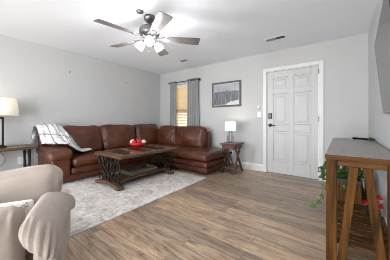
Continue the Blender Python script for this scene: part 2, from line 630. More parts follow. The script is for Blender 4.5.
# baseboards
def base_profile(d):
    return [(0, 0.0), (d, 0.0), (d, 0.115), (d * 0.55, 0.135), (d * 0.4, 0.145), (0, 0.145)]
CW = 0.064
b = MB()
for x0, x1 in ((0.0, DX0 - CW), (DX1 + CW, XW)):
    b.prism([(-p[0], p[1]) for p in base_profile(0.016)], 'x', x0, x1)
struct('baseboard_back', b, M['trim'])
struct('baseboard_left', MB().prism(base_profile(0.016), 'y', YB, -0.016), M['trim'])
struct('baseboard_right', MB().prism([(XW - p[0], p[1]) for p in base_profile(0.016)], 'y', YB, -0.016), M['trim'])

# door casing
b = MB()
for x0, x1 in ((DX0 - CW, DX0), (DX1, DX1 + CW)):
    b.box(x0, x1, -0.02, 0, 0, DZ1 + CW)
b.box(DX0, DX1, -0.02, 0, DZ1, DZ1 + CW)
struct('trim_1', b, M['trim'], bevel=0.004)
b = MB()
b.box(DX0, DX0 + 0.012, 0.0, 0.15, 0, DZ1)
b.box(DX1 - 0.012, DX1, 0.0, 0.15, 0, DZ1)
b.box(DX0 + 0.012, DX1 - 0.012, 0.0, 0.15, DZ1 - 0.012, DZ1)
struct('trim_2', b, M['trim'])

# six panel door: stiles, rails, recessed raised panels
d = bpy.data.objects.new('door_1', None)
C.objects.link(d)
d.location = (DX0 + 0.016, 0.008, 0.008)
d['kind'] = 'structure'
d['label'] = 'white six panel front door with black keypad lock'
LW, LH = DX1 - DX0 - 0.032, DZ1 - 0.024
b = MB()
st = 0.115
mid = 0.10
pw = (LW - 2 * st - mid) / 2
rows = [(0.235, 0.835), (0.975, 1.575), (1.685, LH - 0.125)]
b.box(0, st, 0, 0.04, 0, LH); b.box(LW - st, LW, 0, 0.04, 0, LH)
b.box(st + pw, st + pw + mid, 0, 0.04, 0, LH)
prev = 0
for z0, z1 in rows + [(LH, LH)]:
    for x0 in (st, st + pw + mid):
        b.box(x0, x0 + pw, 0, 0.04, prev, z0)
    prev = z1
for z0, z1 in rows:
    for x0 in (st, st + pw + mid):
        b.box(x0, x0 + pw, 0.010, 0.034, z0, z1)
struct('door_leaf', b, M['door'], d, bevel=0.005)
for z0, z1 in rows:
    for x0 in (st, st + pw + mid):
        q = MB()
        g = 0.035
        x1, zz0, zz1 = x0 + pw - g, z0 + g, z1 - g
        xx0 = x0 + g
        e = 0.03
        vs = [(xx0, 0.010, zz0), (x1, 0.010, zz0), (x1, 0.010, zz1), (xx0, 0.010, zz1),
              (xx0 + e, 0.003, zz0 + e), (x1 - e, 0.003, zz0 + e), (x1 - e, 0.003, zz1 - e), (xx0 + e, 0.003, zz1 - e)]
        q.add(vs, [(4, 5, 6, 7), (0, 1, 5, 4), (1, 2, 6, 5), (2, 3, 7, 6), (3, 0, 4, 7), (3, 2, 1, 0)])
        struct('door_panel', q, M['door'], d)
q = MB().box(0.025, 0.092, -0.022, 0, 1.085, 1.20)
lk = struct('keypad_lock', q, M['darkplastic'], d, bevel=0.008)
q = MB()
for i in range(3):
    for j in range(4):
        q.box(0.037 + i * 0.0165, 0.047 + i * 0.0165, -0.025, -0.0225, 1.125 + j * 0.016, 1.135 + j * 0.016)
struct('lock_button', q, M['ventmetal'], lk)
q = MB().lathe([(0.034, 0), (0.034, 0.012), (0.016, 0.016), (0.014, 0.045)], 20, (0.058, 0, 0.955), Matrix.Rotation(R(90), 4, 'X'))
hd = struct('door_handle', q, M['black'], d)
q = MB().tube([(0.058, -0.045, 0.955), (0.085, -0.05, 0.957), (0.13, -0.05, 0.953), (0.165, -0.046, 0.95)], [0.011, 0.011, 0.009, 0.007])
struct('lever', q, M['black'], hd, smooth=True)
for z in (0.14, 1.03, 1.88):
    q = MB().tube([(LW + 0.006, -0.010, z), (LW + 0.006, -0.010, z + 0.09)], 0.007)
    q.box(LW - 0.004, LW + 0.012, -0.006, 0.0, z, z + 0.09)
    struct('hinge', q, M['pewter'], d)
struct('threshold', box(-0.016, LW + 0.016, 0.0, 0.14, -0.008, 0.004), M['pewter'], d)

# window
wn = bpy.data.objects.new('window_1', None)
C.objects.link(wn)
wn['kind'] = 'structure'
b = MB()
fr = 0.035
b.box(WX0, WX0 + fr, 0.08, 0.13, WZ0, WZ1); b.box(WX1 - fr, WX1, 0.08, 0.13, WZ0, WZ1)
b.box(WX0 + fr, WX1 - fr, 0.08, 0.13, WZ0, WZ0 + fr); b.box(WX0 + fr, WX1 - fr, 0.08, 0.13, WZ1 - fr, WZ1)
struct('window_frame', b, M['trim'], wn)
struct('meeting_rail', box(WX0 + fr, WX1 - fr, 0.06, 0.12, 1.29, 1.345), M['ventdark'], wn)  # dark colour stands in for the rail's backlit silhouette
struct('window_sill', box(WX0 - 0.04, WX1 + 0.04, -0.04, 0.08, WZ0 - 0.02, WZ0), M['trim'], wn)
struct('window_pane', box(WX0 + fr, WX1 - fr, 0.098, 0.102, WZ0 + fr, WZ1 - fr), M['glass'], wn)

bl = thing('window_blind', 'tan slatted blind hanging in the window between grey curtains', 'blind', (0, 0.03, 0))
box(WX0 + 0.01, WX1 - 0.01, -0.026, 0.026, WZ1 - 0.075, WZ1 - 0.005).build('headrail', M['trim'], bl, bevel=0.004)
q = MB()
z = WZ1 - 0.10
while z > WZ0 + 0.05:
    a = R(57) if z > 1.33 else R(47)
    q.bar((WX0 + 0.012, 0, z), (WX1 - 0.012, 0, z), 0.05, 0.003, (0, math.sin(a), math.cos(a)))
    z -= 0.043
q.build('slat', M['slat'], bl)
for x in (WX0 + 0.16, (WX0 + WX1) / 2, WX1 - 0.16):
    MB().tube([(x, -0.024, WZ0 + 0.04), (x, -0.024, WZ1 - 0.08)], 0.003, 6).build('ladder_cord', M['slat'], bl)
box(WX0 + 0.012, WX1 - 0.012, -0.025, 0.025, WZ0 + 0.012, WZ0 + 0.032).build('bottom_rail', M['slat'], bl)

# curtain rod and curtains
rd = thing('curtain_rod', 'black metal curtain rod above the window', 'curtain rod', (0, -0.085, 2.10))
MB().tube([(0.47, 0, 0), (1.50, 0, 0)], 0.011, 10).build('rod', M['black'], rd, smooth=True)
for x in (0.455, 1.515):
    MB().ball((x, 0, 0), 0.024, 8).build('finial', M['black'], rd, smooth=True)
for x in (0.49, 1.475):
    q = MB().tube([(x, 0, -0.002), (x, 0.085, -0.002)], 0.007, 8)
    q.box(x - 0.015, x + 0.015, 0.078, 0.085, -0.04, 0.04)
    q.build('bracket', M['black'], rd)
def curtain(x0, x1, x2, x3, label, seed):
    t = thing('curtain', label, 'curtain', ((x0 + x1) / 2, -0.085, 0))
    cx = (x0 + x1) / 2
    nf = 5
    def fn(u, v):
        z = 0.06 + (2.135 - 0.06) * v
        k = v
        a, b_ = x2 + (x0 - x2) * k, x3 + (x1 - x3) * k
        x = a + (b_ - a) * u + 0.006 * math.sin(7 * v + seed + 9 * u)
        amp = 0.026 + 0.012 * (1 - v)
        y = amp * math.sin(u * 2 * PI * nf + seed + 0.6 * math.sin(3 * v + seed))
        return (x - cx, y - 0.0, z)
    MB().grid(fn, 60, 24).build('cloth', M['curtain'], t, smooth=True, solid=0.004)
    for i in range(nf * 2):
        u = (i + 0.5) / (nf * 2)
        MB().lathe([(0.021, -0.004), (0.027, -0.004), (0.027, 0.004), (0.021, 0.004), (0.021, -0.004)], 14,
                   (x0 + (x1 - x0) * u - cx, 0, 2.10), Matrix.Rotation(R(90), 4, 'Y')).build('grommet', M['pewter'], t, smooth=True)
    return t
curtain(0.50, 0.70, 0.50, 0.72, 'narrow grey grommet curtain left of the window, beside the room corner', 0.4)
curtain(1.12, 1.46, 1.10, 1.49, 'wider grey grommet curtain right of the window, toward the framed print', 2.1)

# ------------------------------------------------------------------ wall things
pf = thing('framed_print', 'framed black and white winter forest print on the back wall', 'picture', (2.225, 0, 1.665))
w2, h2, f_ = 0.375, 0.292, 0.042
b = MB()
b.box(-w2, w2, -0.03, -0.001, h2 - f_, h2); b.box(-w2, w2, -0.03, -0.001, -h2, -h2 + f_)
b.box(-w2, -w2 + f_, -0.03, -0.001, -h2 + f_, h2 - f_); b.box(w2 - f_, w2, -0.03, -0.001, -h2 + f_, h2 - f_)
b.build('frame', M['framewood'], pf, bevel=0.004)
def mt(u, v):
    return (-w2 + f_ + (2 * w2 - 2 * f_) * u, -0.012, -h2 + f_ + (2 * h2 - 2 * f_) * v)
b = MB()
b.box(-w2 + f_, w2 - f_, -0.012, -0.004, -h2 + f_, h2 - f_)
b.build('mat_board', M['trim'], pf)
g = 0.012
MB().grid(lambda u, v: (-w2 + f_ + g + (2 * w2 - 2 * f_ - 2 * g) * u, -0.0135, -h2 + f_ + g + (2 * h2 - 2 * f_ - 2 * g) * v), 2, 2).build('print', M['print'], pf, solid=0.001)

sw = thing('light_switch', 'white switch plate on the wall left of the door', 'switch', (2.995, 0, 1.185))
box(-0.036, 0.036, -0.007, 0, -0.058, 0.058).build('plate', M['whiteplastic'], sw, bevel=0.003)
box(-0.017, 0.017, -0.011, -0.007, -0.034, 0.034).build('rocker', M['whiteplastic'], sw, bevel=0.002)
o = MB().lathe([(0.034, 0), (0.034, 0.018), (0.028, 0.026), (0.0001, 0.028)], 24, (0, 0, 0), Matrix.Rotation(R(90), 4, 'X')).build('wall_sensor', M['whiteplastic'], smooth=True)
o.location = (2.99, 0, 1.335)
tag(o, 'small round white sensor on the wall above the switch plate', 'sensor')
def outlet(name, loc, rz, label, plug=False):
    t = thing(name, label, 'outlet', loc, rz)
    box(-0.036, 0.036, -0.007, 0, -0.058, 0.058).build('plate', M['whiteplastic'], t, bevel=0.003)
    for z in (-0.022, 0.022):
        k = MB().cushion(-0.017, 0.017, -0.010, -0.006, z - 0.015, z + 0.015, 0.004, n=4).build('socket', M['whiteplastic'], t)
        q = MB()
        for x in (-0.006, 0.006):
            q.box(x - 0.001, x + 0.001, -0.0108, -0.0098, z - 0.002, z + 0.007)
        q.build('slot', M['ventdark'], k)
    return t
outlet('wall_outlet', (0.0, -3.205, 0.38), R(90), 'white wall outlet under the wooden end table')
outlet('wall_outlet', (2.37, 0.0, 0.30), 0, 'white wall outlet behind the small brown side table')
q = MB()
q.box(2.33, 2.385, -0.045, -0.011, 0.305, 0.345)
q.tube(catmull([(2.35, -0.03, 0.31), (2.32, -0.05, 0.26), (2.36, -0.07, 0.22), (2.42, -0.10, 0.16), (2.46, -0.11, 0.05), (2.40, -0.09, 0.012), (2.30, -0.06, 0.012)], 6), 0.006, 8)
o = q.build('power_cord', M['darkplastic'])
tag(o, 'black power adapter and cord plugged in behind the small side table', 'cord')
for y, z, lb in ((-2.45, 2.03, 'small metal picture hook on the left wall, the one nearer the camera'), (-1.17, 2.01, 'small metal picture hook on the left wall, the one nearer the corner')):
    q = MB().box(0, 0.004, -0.010, 0.010, -0.02, 0.025)
    q.tube([(0.003, 0, 0.015), (0.02, 0, 0.0), (0.026, 0, 0.012)], 0.004, 6)
    o = q.build('picture_hook', M['ventmetal'])
    o.location = (0, y, z)
    tag(o, lb, 'hook')

# ceiling vents and plate
vt = thing('ceiling_vent', 'two louvred ceiling air vent in front of the door', 'vent', (3.49, -0.655, H))
box(-0.165, 0.165, -0.06, 0.06, -0.006, 0).build('frame', M['whiteplastic'], vt, bevel=0.003)
box(-0.145, -0.005, -0.042, 0.042, -0.009, -0.006).build('damper', M['ventmetal'], vt)
box(0.005, 0.145, -0.042, 0.042, -0.009, -0.006).build('grille', M['ventdark'], vt)
q = MB()
for i in range(7):
    y = -0.036 + i * 0.012
    q.bar((-0.145, y, -0.012), (-0.005, y, -0.012), 0.007, 0.002, (0, 0.6, 0.8))
q.build('louvre', M['ventmetal'], vt)
vt = thing('ceiling_vent', 'small ceiling air vent near the window wall', 'vent', (1.46, -0.635, H))
box(-0.10, 0.10, -0.06, 0.06, -0.006, 0).build('frame', M['whiteplastic'], vt, bevel=0.003)
box(-0.08, 0.08, -0.045, 0.045, -0.009, -0.006).build('grille', M['ventdark'], vt)
q = MB()
for i in range(6):
    y = -0.034 + i * 0.0135
    q.bar((-0.08, y, -0.011), (0.08, y, -0.011), 0.006, 0.002, (0, 0.6, 0.8))
q.build('louvre', M['ventmetal'], vt)
o = MB().lathe([(0.045, 0), (0.045, -0.012), (0.035, -0.02), (0.0001, -0.022)], 24).build('smoke_detector', M['pewter'], smooth=True)
o.location = (2.345, -2.53, H)
tag(o, 'small grey round detector on the ceiling beside the fan canopy', 'detector')

# ------------------------------------------------------------------ ceiling fan
FX, FY = 2.333, -2.366
fan = thing('ceiling_fan', 'five blade pewter ceiling fan with three lit glass shades', 'ceiling fan', (FX, FY, H))
MB().lathe([(0.074, 0), (0.074, -0.02), (0.066, -0.045), (0.036, -0.075), (0.02, -0.082)], 28).build('canopy', M['pewter'], fan, smooth=True)
MB().lathe([(0.013, -0.075), (0.013, -0.14)], 14).build('downrod', M['pewter'], fan, smooth=True)
MB().lathe([(0.018, -0.115), (0.07, -0.125), (0.118, -0.15), (0.132, -0.18), (0.132, -0.225), (0.118, -0.25), (0.085, -0.275), (0.06, -0.285), (0.0001, -0.286)], 32).build('motor_housing', M['pewter'], fan, smooth=True)
BZ = -0.285
for k in range(5):
    a = R(-25.5 + 72 * k)
    rot = Matrix.Rotation(a, 4, 'Z')
    tilt = Matrix.Rotation(R(-12), 4, 'X')
    out = []
    L0, L1 = 0.17, 0.675
    for i in range(13):
        t = i / 12
        r_ = L0 + (L1 - L0) * t
        hw = 0.054 + 0.027 * t
        if t > 0.93:
            hw *= 0.9
        if t < 0.05:
            hw *= 0.8
        out.append((r_, hw))
    pts = [(r_, -h) for r_, h in out] + [(r_, h) for r_, h in reversed(out)]
    q = MB().prism(pts, 'z', -0.004, 0.004)
    q.v = [tuple(rot @ (tilt @ Vector(p)) + Vector((0, 0, BZ))) for p in q.v]
    bo = q.build('blade', M['blade'], fan, bevel=0.002)
    # blade colours follow the plank direction: rotate a copy of the coordinates via the object itself
    q = MB().prism([(0.09, -0.014), (0.15, -0.016), (0.19, -0.040), (0.245, -0.034), (0.265, 0.0), (0.245, 0.034), (0.19, 0.040), (0.15, 0.016), (0.09, 0.014)], 'z', -0.0115, -0.0045)
    q.v = [tuple(rot @ (tilt @ Vector(p)) + Vector((0, 0, BZ))) for p in q.v]
    q.build('blade_iron', M['pewter'], fan, bevel=0.002)
MB().lathe([(0.05, -0.284), (0.062, -0.30), (0.062, -0.325), (0.04, -0.345), (0.0001, -0.35)], 24).build('light_fitter', M['pewter'], fan, smooth=True)
for k in range(3):
    a = R(-40 + 120 * k)
    ca, sa = math.cos(a), math.sin(a)
    MB().tube([(0.045 * ca, 0.045 * sa, -0.32), (0.085 * ca, 0.085 * sa, -0.322), (0.105 * ca, 0.105 * sa, -0.34)], 0.011, 8).build('lamp_arm', M['pewter'], fan, smooth=True)
    mt_ = Matrix.Rotation(a, 4, 'Z') @ Matrix.Rotation(R(-46), 4, 'Y')
    q = MB().lathe([(0.022, 0.0), (0.030, -0.012), (0.052, -0.036), (0.060, -0.070), (0.060, -0.100), (0.052, -0.104), (0.0001, -0.104)], 20, (0.098 * ca, 0.098 * sa, -0.325), mt_)
    q.build('lamp_shade', M['globe'], fan, smooth=True)
    dirv = mt_ @ Vector((0, 0, -0.19))
    point('fan_bulb', (FX + 0.1 * ca + dirv.x, FY + 0.1 * sa + dirv.y, H - 0.33 + dirv.z), 9.5, (0.98, 0.985, 1.0), 0.06)
q = MB().tube([(0.03, -0.03, -0.345), (0.03, -0.03, -0.47)], 0.0018, 6)
q.ball((0.03, -0.03, -0.478), 0.008, 6)
q.build('pull_chain', M['pewter'], fan)

# ------------------------------------------------------------------ rug
o = MB().cushion(0.52, 2.40, -3.39, -1.085, 0.0, 0.010, 0.004, n=8).build('area_rug', M['rug'])
tag(o, 'large white and grey distressed area rug under the coffee table', 'rug')

# ------------------------------------------------------------------ sectional sofa
so = thing('sectional_sofa', 'brown leather L shaped sectional sofa with chaise in the corner', 'sofa', (0.6, -1.4, 0))
OFF = Vector((-0.6, 1.4, 0))
def sb(mb, name, mat=None, **kw):
    mb.v = [tuple(Vector(p) + OFF) for p in mb.v]
    return mb.build(name, mat or M['leather'], so, **kw)
# plinth, lower rail
q = MB()
q.prism([(0.10, -2.985), (0.755, -2.985), (0.755, -1.00), (2.345, -1.00), (2.345, -0.15), (0.10, -0.15)], 'z', 0.045, 0.15)
sb(q, 'base_frame', bevel=0.03, seg=4)
q = MB()
q.prism([(0.09, -2.71), (0.785, -2.71), (0.785, -1.03), (2.365, -1.03), (2.365, -0.14), (0.09, -0.14)], 'z', 0.153, 0.262)
sb(q, 'seat_rail', bevel=0.036, seg=4)
# seat cushions
def sag(q):
    return q
SC = [(0.24, 0.81, -2.69, -1.955), (0.24, 0.81, -1.945, -1.06), (0.24, 0.84, -1.05, -0.26), (0.845, 1.60, -1.055, -0.26), (1.61, 2.385, -1.055, -0.145)]
for i, (x0, x1, y0, y1) in enumerate(SC):
    sb(MB().cushion(x0, x1, y0, y1, 0.265, 0.43, 0.07, (0.014, 0.008, 0.03), 0.010, 20, i * 3.1), 'seat_cushion', smooth=True)
# back frame
q = MB()
q.prism([(0.05, -2.99), (0.17, -2.99), (0.17, -0.25), (1.90, -0.25), (1.90, -0.145), (0.05, -0.145)], 'z', 0.10, 0.80)
sb(q, 'back_frame', bevel=0.03, seg=4)
# back cushions: lean backwards
def leanA(p):
    k = (p.z - 0.42) / 0.5
    return (p.x - 0.13 * k, p.y, p.z)
for i, (y0, y1) in enumerate(((-2.86, -1.955), (-1.945, -1.09), (-1.08, -0.34))):
    sb(MB().cushion(0.20, 0.42, y0, y1, 0.42, 0.945, 0.075, (0.065, 0.012, 0.016), 0.020, 22, 11 + i * 2.3, leanA), 'back_cushion', smooth=True)
def leanB(p):
    k = (p.z - 0.42) / 0.5
    return (p.x, p.y + 0.09 * k, p.z)
for i, (x0, x1) in enumerate(((0.34, 0.99), (1.0, 1.86))):
    sb(MB().cushion(x0, x1, -0.47, -0.27, 0.42, 0.90, 0.07, (0.012, 0.06, 0.016), 0.020, 22, 31 + i * 2.3, leanB), 'back_cushion', smooth=True)
# arm
q = MB().cushion(0.10, 0.775, -2.995, -2.715, 0.10, 0.52, 0.03, (0.0, 0.0, 0), 0.002, 10)
am = sb(q, 'armrest', smooth=True)
def armcurve(p):
    return (p.x, p.y, p.z - 0.05 * max(0, (p.x - 0.45) / 0.35) ** 2)
q = MB().cushion(0.08, 0.815, -3.035, -2.685, 0.46, 0.615, 0.07, (0.01, 0.008, 0.015), 0.006, 14, 5, armcurve)
q.v = [tuple(Vector(p) + OFF) for p in q.v]
q.build('arm_pad', M['leather'], am, smooth=True)
# feet
for x, y in ((0.16, -2.9), (0.60, -2.9), (0.16, -0.22), (1.3, -0.22), (2.2, -0.22), (2.2, -0.85), (0.60, -1.5)):
    zf = 0.010 if (x > 0.52 and y < -1.085) else 0.0
    sb(MB().lathe([(0.022, zf), (0.030, 0.05)], 12, (x, y, 0)), 'foot', M['black'], smooth=True)

# ------------------------------------------------------------------ throw blanket
cols = [  # left edge -> right edge paths, each going from behind the back, over the top, down onto arm / seat
    [(0.035, -3.06, 0.68), (0.06, -3.07, 0.82), (0.16, -3.07, 0.95), (0.30, -3.06, 0.92), (0.40, -3.05, 0.78), (0.44, -3.03, 0.67)],
    [(0.03, -2.97, 0.74), (0.06, -2.97, 0.90), (0.18, -2.97, 0.99), (0.36, -2.96, 0.94), (0.47, -2.94, 0.76), (0.52, -2.90, 0.665)],
    [(0.03, -2.87, 0.74), (0.06, -2.87, 0.92), (0.19, -2.87, 0.995), (0.38, -2.86, 0.94), (0.50, -2.81, 0.75), (0.62, -2.79, 0.665)],
    [(0.03, -2.77, 0.74), (0.06, -2.77, 0.92), (0.19, -2.77, 0.99), (0.38, -2.76, 0.93), (0.51, -2.70, 0.71), (0.68, -2.67, 0.62)],
    [(0.03, -2.68, 0.74), (0.06, -2.70, 0.92), (0.19, -2.70, 0.985), (0.37, -2.69, 0.91), (0.51, -2.59, 0.67), (0.66, -2.52, 0.52)],
]
paths = [catmull(c, 8) for c in cols]
nP = len(paths[0])
def surf(u, v):
    i = u * (len(paths) - 1)
    i0 = min(int(i), len(paths) - 2)
    f = i - i0
    j = v * (nP - 1)
    j0 = min(int(j), nP - 2)
    g = j - j0
    a = paths[i0][j0].lerp(paths[i0][j0 + 1], g)
    b_ = paths[i0 + 1][j0].lerp(paths[i0 + 1][j0 + 1], g)
    p = a.lerp(b_, f)
    nz = noise.noise(Vector((u * 7, v * 5, 0))) * 0.032 + noise.noise(Vector((u * 16, v * 12, 4))) * 0.014
    return p + Vector((nz + 0.006, 0, abs(nz)))
bk = thing('throw_blanket', 'white and grey plaid throw blanket draped over the sofa end', 'blanket', (0.3, -2.8, 0.62))
BO = Vector((-0.3, 2.8, -0.62))
q = MB().grid(surf, 40, 40)
q.v = [tuple(Vector(p) + BO) for p in q.v]
q.build('cloth', M['blanket'], bk, smooth=True, solid=0.012)
# tail running on over the arm edge to the seat
tl = [[(0.51, -2.67, 0.72), (0.66, -2.69, 0.63), (0.69, -2.60, 0.54), (0.67, -2.50, 0.49), (0.62, -2.39, 0.485), (0.58, -2.28, 0.49)],
      [(0.43, -2.65, 0.76), (0.54, -2.62, 0.66), (0.57, -2.55, 0.56), (0.56, -2.46, 0.50), (0.52, -2.37, 0.50), (0.49, -2.27, 0.50)],
      [(0.39, -2.60, 0.78), (0.46, -2.56, 0.68), (0.49, -2.50, 0.575), (0.47, -2.43, 0.515), (0.43, -2.36, 0.505), (0.42, -2.28, 0.50)]]
tp = [catmull(c, 8) for c in tl]
def surf2(u, v):
    i = u * 2
    i0 = min(int(i), 1)
    f = i - i0
    j = v * (len(tp[0]) - 1)
    j0 = min(int(j), len(tp[0]) - 2)
    g = j - j0
    p = tp[i0][j0].lerp(tp[i0][j0 + 1], g).lerp(tp[i0 + 1][j0].lerp(tp[i0 + 1][j0 + 1], g), f)
    nz = noise.noise(Vector((u * 5, v * 8, 9))) * 0.02
    return p + Vector((0, 0, abs(nz) + 0.01))
q = MB().grid(surf2, 16, 40)
q.v = [tuple(Vector(p) + BO) for p in q.v]
q.build('trailing_end', M['blanket'], bk, smooth=True, solid=0.012)
q = MB()
for i in range(18):
    y = -3.065 + i * 0.004
    z0 = 0.70 + i * 0.012
    q.tube([(0.06 + 0.002 * i, y, z0), (0.07 + 0.02 * math.sin(i * 2.1), y - 0.015, z0 - 0.06), (0.08, y - 0.02 * math.sin(i), z0 - 0.11)], 0.005, 5)
q.v = [tuple(Vector(p) + BO) for p in q.v]
q.build('fringe', M['fringe'], bk)

# ------------------------------------------------------------------ wrought iron scroll legs, coffee table, end table
def spiral(c, r0, r1, a0, turns, n=26, plane='x'):
    pts = []
    for i in range(n + 1):
        t = i / n
        r_ = r0 + (r1 - r0) * t
        a = a0 + turns * 2 * PI * t
        pts.append((c[0] + r_ * math.cos(a), c[1], c[2] + r_ * math.sin(a)))
    return pts
def scroll_leg(mb, sgn, x, y, z0, z1):
    """one S-scroll of bent iron rod in the x-z plane"""
    h = z1 - z0
    up = spiral((x + sgn * 0.045, y, z1 - 0.065), 0.012, 0.055, R(90), -sgn * 1.0)
    lo = spiral((x - sgn * 0.045, y, z0 + 0.06), 0.012, 0.05, R(-90), -sgn * 1.0)
    mid_ = catmull([(x + sgn * 0.10, y, z1 - 0.02), (x + sgn * 0.085, y, z1 - 0.11), (x + sgn * 0.02, y, z0 + h * 0.5), (x - sgn * 0.075, y, z0 + 0.115), (x - sgn * 0.095, y, z0 + 0.015)], 6)
    mb.tube(up, 0.011, 7)
    mb.tube(lo, 0.011, 7)
    mb.tube(mid_, 0.014, 8)
def arch_foot(x0, x1, y, th, z0=0.0):
    n = 20
    top, bot = [], []
    for i in range(n + 1):
        t = i / n
        x = x0 + (x1 - x0) * t
        s_ = 1 - (2 * t - 1) ** 2
        end = max(0, abs(2 * t - 1) - 0.82) / 0.18
        top.append((x, z0 + 0.055 + 0.04 * s_ ** 1.3 - 0.012 * end * end))
        bot.append((x, z0 + 0.045 * max(0, s_ - 0.30) / 0.70))
    q = MB().prism(bot + list(reversed(top)), 'y', y - th / 2, y + th / 2)
    return q
ct = thing('coffee_table', 'wooden coffee table with dark inlaid top and scrolled iron legs', 'coffee table', (1.4, -1.85, 0.010))
X0, X1, Y0, Y1, ZT = -0.40, 0.40, -0.60, 0.63, 0.515
b = MB()
def frame_top(X0, X1, Y0, Y1, z0, z1, wd, bars):
    q = MB()
    q.box(X0, X1, Y0, Y0 + wd * 1.3, z0, z1)
    q.box(X0, X1, Y1 - wd * 1.3, Y1, z0, z1)
    q.box(X0, X0 + wd, Y0 + wd * 1.3, Y1 - wd * 1.3, z0, z1)
    q.box(X1 - wd, X1, Y0 + wd * 1.3, Y1 - wd * 1.3, z0, z1)
    for y in bars:
        q.box(X0 + wd, X1 - wd, y - wd * 0.4, y + wd * 0.4, z0, z1)
    q.box(X0 + wd * 0.5, X1 - wd * 0.5, Y0 + wd * .5, Y1 - wd * .5, z0 - 0.012, z0 + 0.004)
    return q
top = frame_top(X0, X1, Y0, Y1, ZT - 0.04, ZT, 0.115, (-0.14, 0.17)).build('tabletop', M['tablewood'], ct, bevel=0.006)
for y0, y1 in ((Y0 + 0.15, -0.186), (-0.094, 0.124), (0.216, Y1 - 0.15)):
    box(X0 + 0.115, X1 - 0.115, y0, y1, ZT - 0.035, ZT - 0.003).build('inlay', M['slate'], top, bevel=0.003)
for y in (-0.555, 0.545):
    lf = arch_foot(-0.35, 0.345, y, 0.11).build('foot', M['tablewood_x'], ct, bevel=0.012, seg=3)
    for sg in (-1, 1):
        for dx in (0.08, 0.20):
            q = MB()
            scroll_leg(q, sg, sg * dx, y + (0.012 if dx > .2 else -0.012), 0.085, ZT - 0.05)
            q.build('leg', M['iron'], ct, smooth=True)
    for x in (-0.30, -0.04, 0.04, 0.30):
        zb = 0.10 if abs(x) < 0.2 else 0.075
        MB().tube([(x, y, zb), (x, y, ZT - 0.055)], 0.011, 8).build('upright', M['iron'], ct, smooth=True)
    q = MB().tube([(0.052 * math.cos(a * PI / 10), y + 0.02, 0.31 + 0.052 * math.sin(a * PI / 10)) for a in range(21)], 0.009, 7)
    q.build('iron_ring', M['iron'], ct, smooth=True)
    q = MB().box(-0.33, 0.33, y - 0.02, y + 0.02, ZT - 0.065, ZT - 0.05)
    q.build('top_bracket', M['iron'], ct, bevel=0.004)
box(-0.20, 0.20, -0.56, 0.56, 0.078, 0.113).build('stretcher_shelf', M['tablewood'], ct, bevel=0.006)

tr = thing('serving_tray', 'dark rustic wooden tray lying on the coffee table shelf', 'tray', (1.40, -1.80, 0.123))
MB().box(-0.16, 0.16, -0.30, 0.27, 0.0, 0.014).build('tray_floor', M['traywood'], tr, bevel=0.003)
for a in ((-0.16, -0.145, -0.30, 0.27), (0.145, 0.16, -0.30, 0.27), (-0.145, 0.145, -0.30, -0.285), (-0.145, 0.145, 0.255, 0.27)):
    box(a[0], a[1], a[2], a[3], 0.014, 0.065).build('tray_side', M['traywood'], tr, bevel=0.003)
for y in (-0.29, 0.262):
    MB().tube(catmull([(-0.06, y, 0.06), (-0.05, y, 0.095), (0.05, y, 0.095), (0.06, y, 0.06)], 5), 0.006, 7).build('tray_handle', M['iron'], tr, smooth=True)

BX, BY, BZ0 = 1.10, -1.63, 0.525
bw = thing('decorative_bowl', 'shiny red bowl of ornaments standing on the coffee table', 'bowl', (BX, BY, BZ0))
MB().lathe([(0.075, 0.0), (0.08, 0.006), (0.13, 0.022), (0.168, 0.06), (0.175, 0.092), (0.167, 0.092), (0.157, 0.062), (0.115, 0.03), (0.0001, 0.018)], 36).build('bowl_body', M['red'], bw, smooth=True)
orn = [(-0.085, -0.060, 0.078, 'cream', 'cream ball in the red bowl, at its left end', 0.054),
       (0.015, -0.095, 0.082, 'redball', 'bright red ball at the front of the red bowl', 0.046),
       (-0.060, 0.060, 0.100, 'apple', 'dark red ball at the back of the red bowl', 0.056),
       (0.060, -0.012, 0.088, 'redball', 'red ball in the middle of the red bowl', 0.046),
       (0.060, 0.095, 0.075, 'cream', 'cream ball in the red bowl, at its right end', 0.050)]
for x, y, z, m_, lb, r_ in orn:
    t = thing('ornament_ball', lb, 'ornament', (BX + x, BY + y, BZ0 + z + 0.022), 0, 'balls in the red bowl')
    MB().ball((0, 0, 0), r_, 10, (1, 1, 0.96)).build('ball', M[m_], t, smooth=True)
    MB().lathe([(0.008, r_ * 0.93), (0.009, r_ * 0.93 + 0.01), (0.003, r_ * 0.93 + 0.014)], 10).build('cap', M['cone'], t, smooth=True)
et = thing('end_table', 'wooden end table with scrolled iron legs at the sofa end', 'end table', (0.235, -3.452, 0.0))
top = frame_top(-0.205, 0.215, -0.36, 0.36, 0.615, 0.65, 0.07, ()).build('tabletop', M['tablewood'], et, bevel=0.006)
box(-0.13, 0.14, -0.265, 0.265, 0.62, 0.647).build('inlay', M['slate'], top, bevel=0.003)
for y in (-0.28, 0.28):
    arch_foot(-0.20, 0.20, y, 0.07).build('foot', M['tablewood_x'], et, bevel=0.01, seg=3)
    for sg in (-1, 1):
        q = MB()
        scroll_leg(q, sg, sg * 0.075, y, 0.085, 0.605)
        q.tube([(sg * 0.14, y, 0.075), (sg * 0.14, y, 0.605)], 0.017, 8)
        q.build('leg', M['iron'], et, smooth=True)
    box(-0.17, 0.17, y - 0.018, y + 0.018, 0.59, 0.604).build('top_bracket', M['iron'], et, bevel=0.003)

def drum(mb, r0, r1, z0, z1, t=0.004, n=36):
    mb.lathe([(r0, z0), (r1, z1), (r1 - t, z1), (r0 - t, z0), (r0, z0)], n)
    return mb
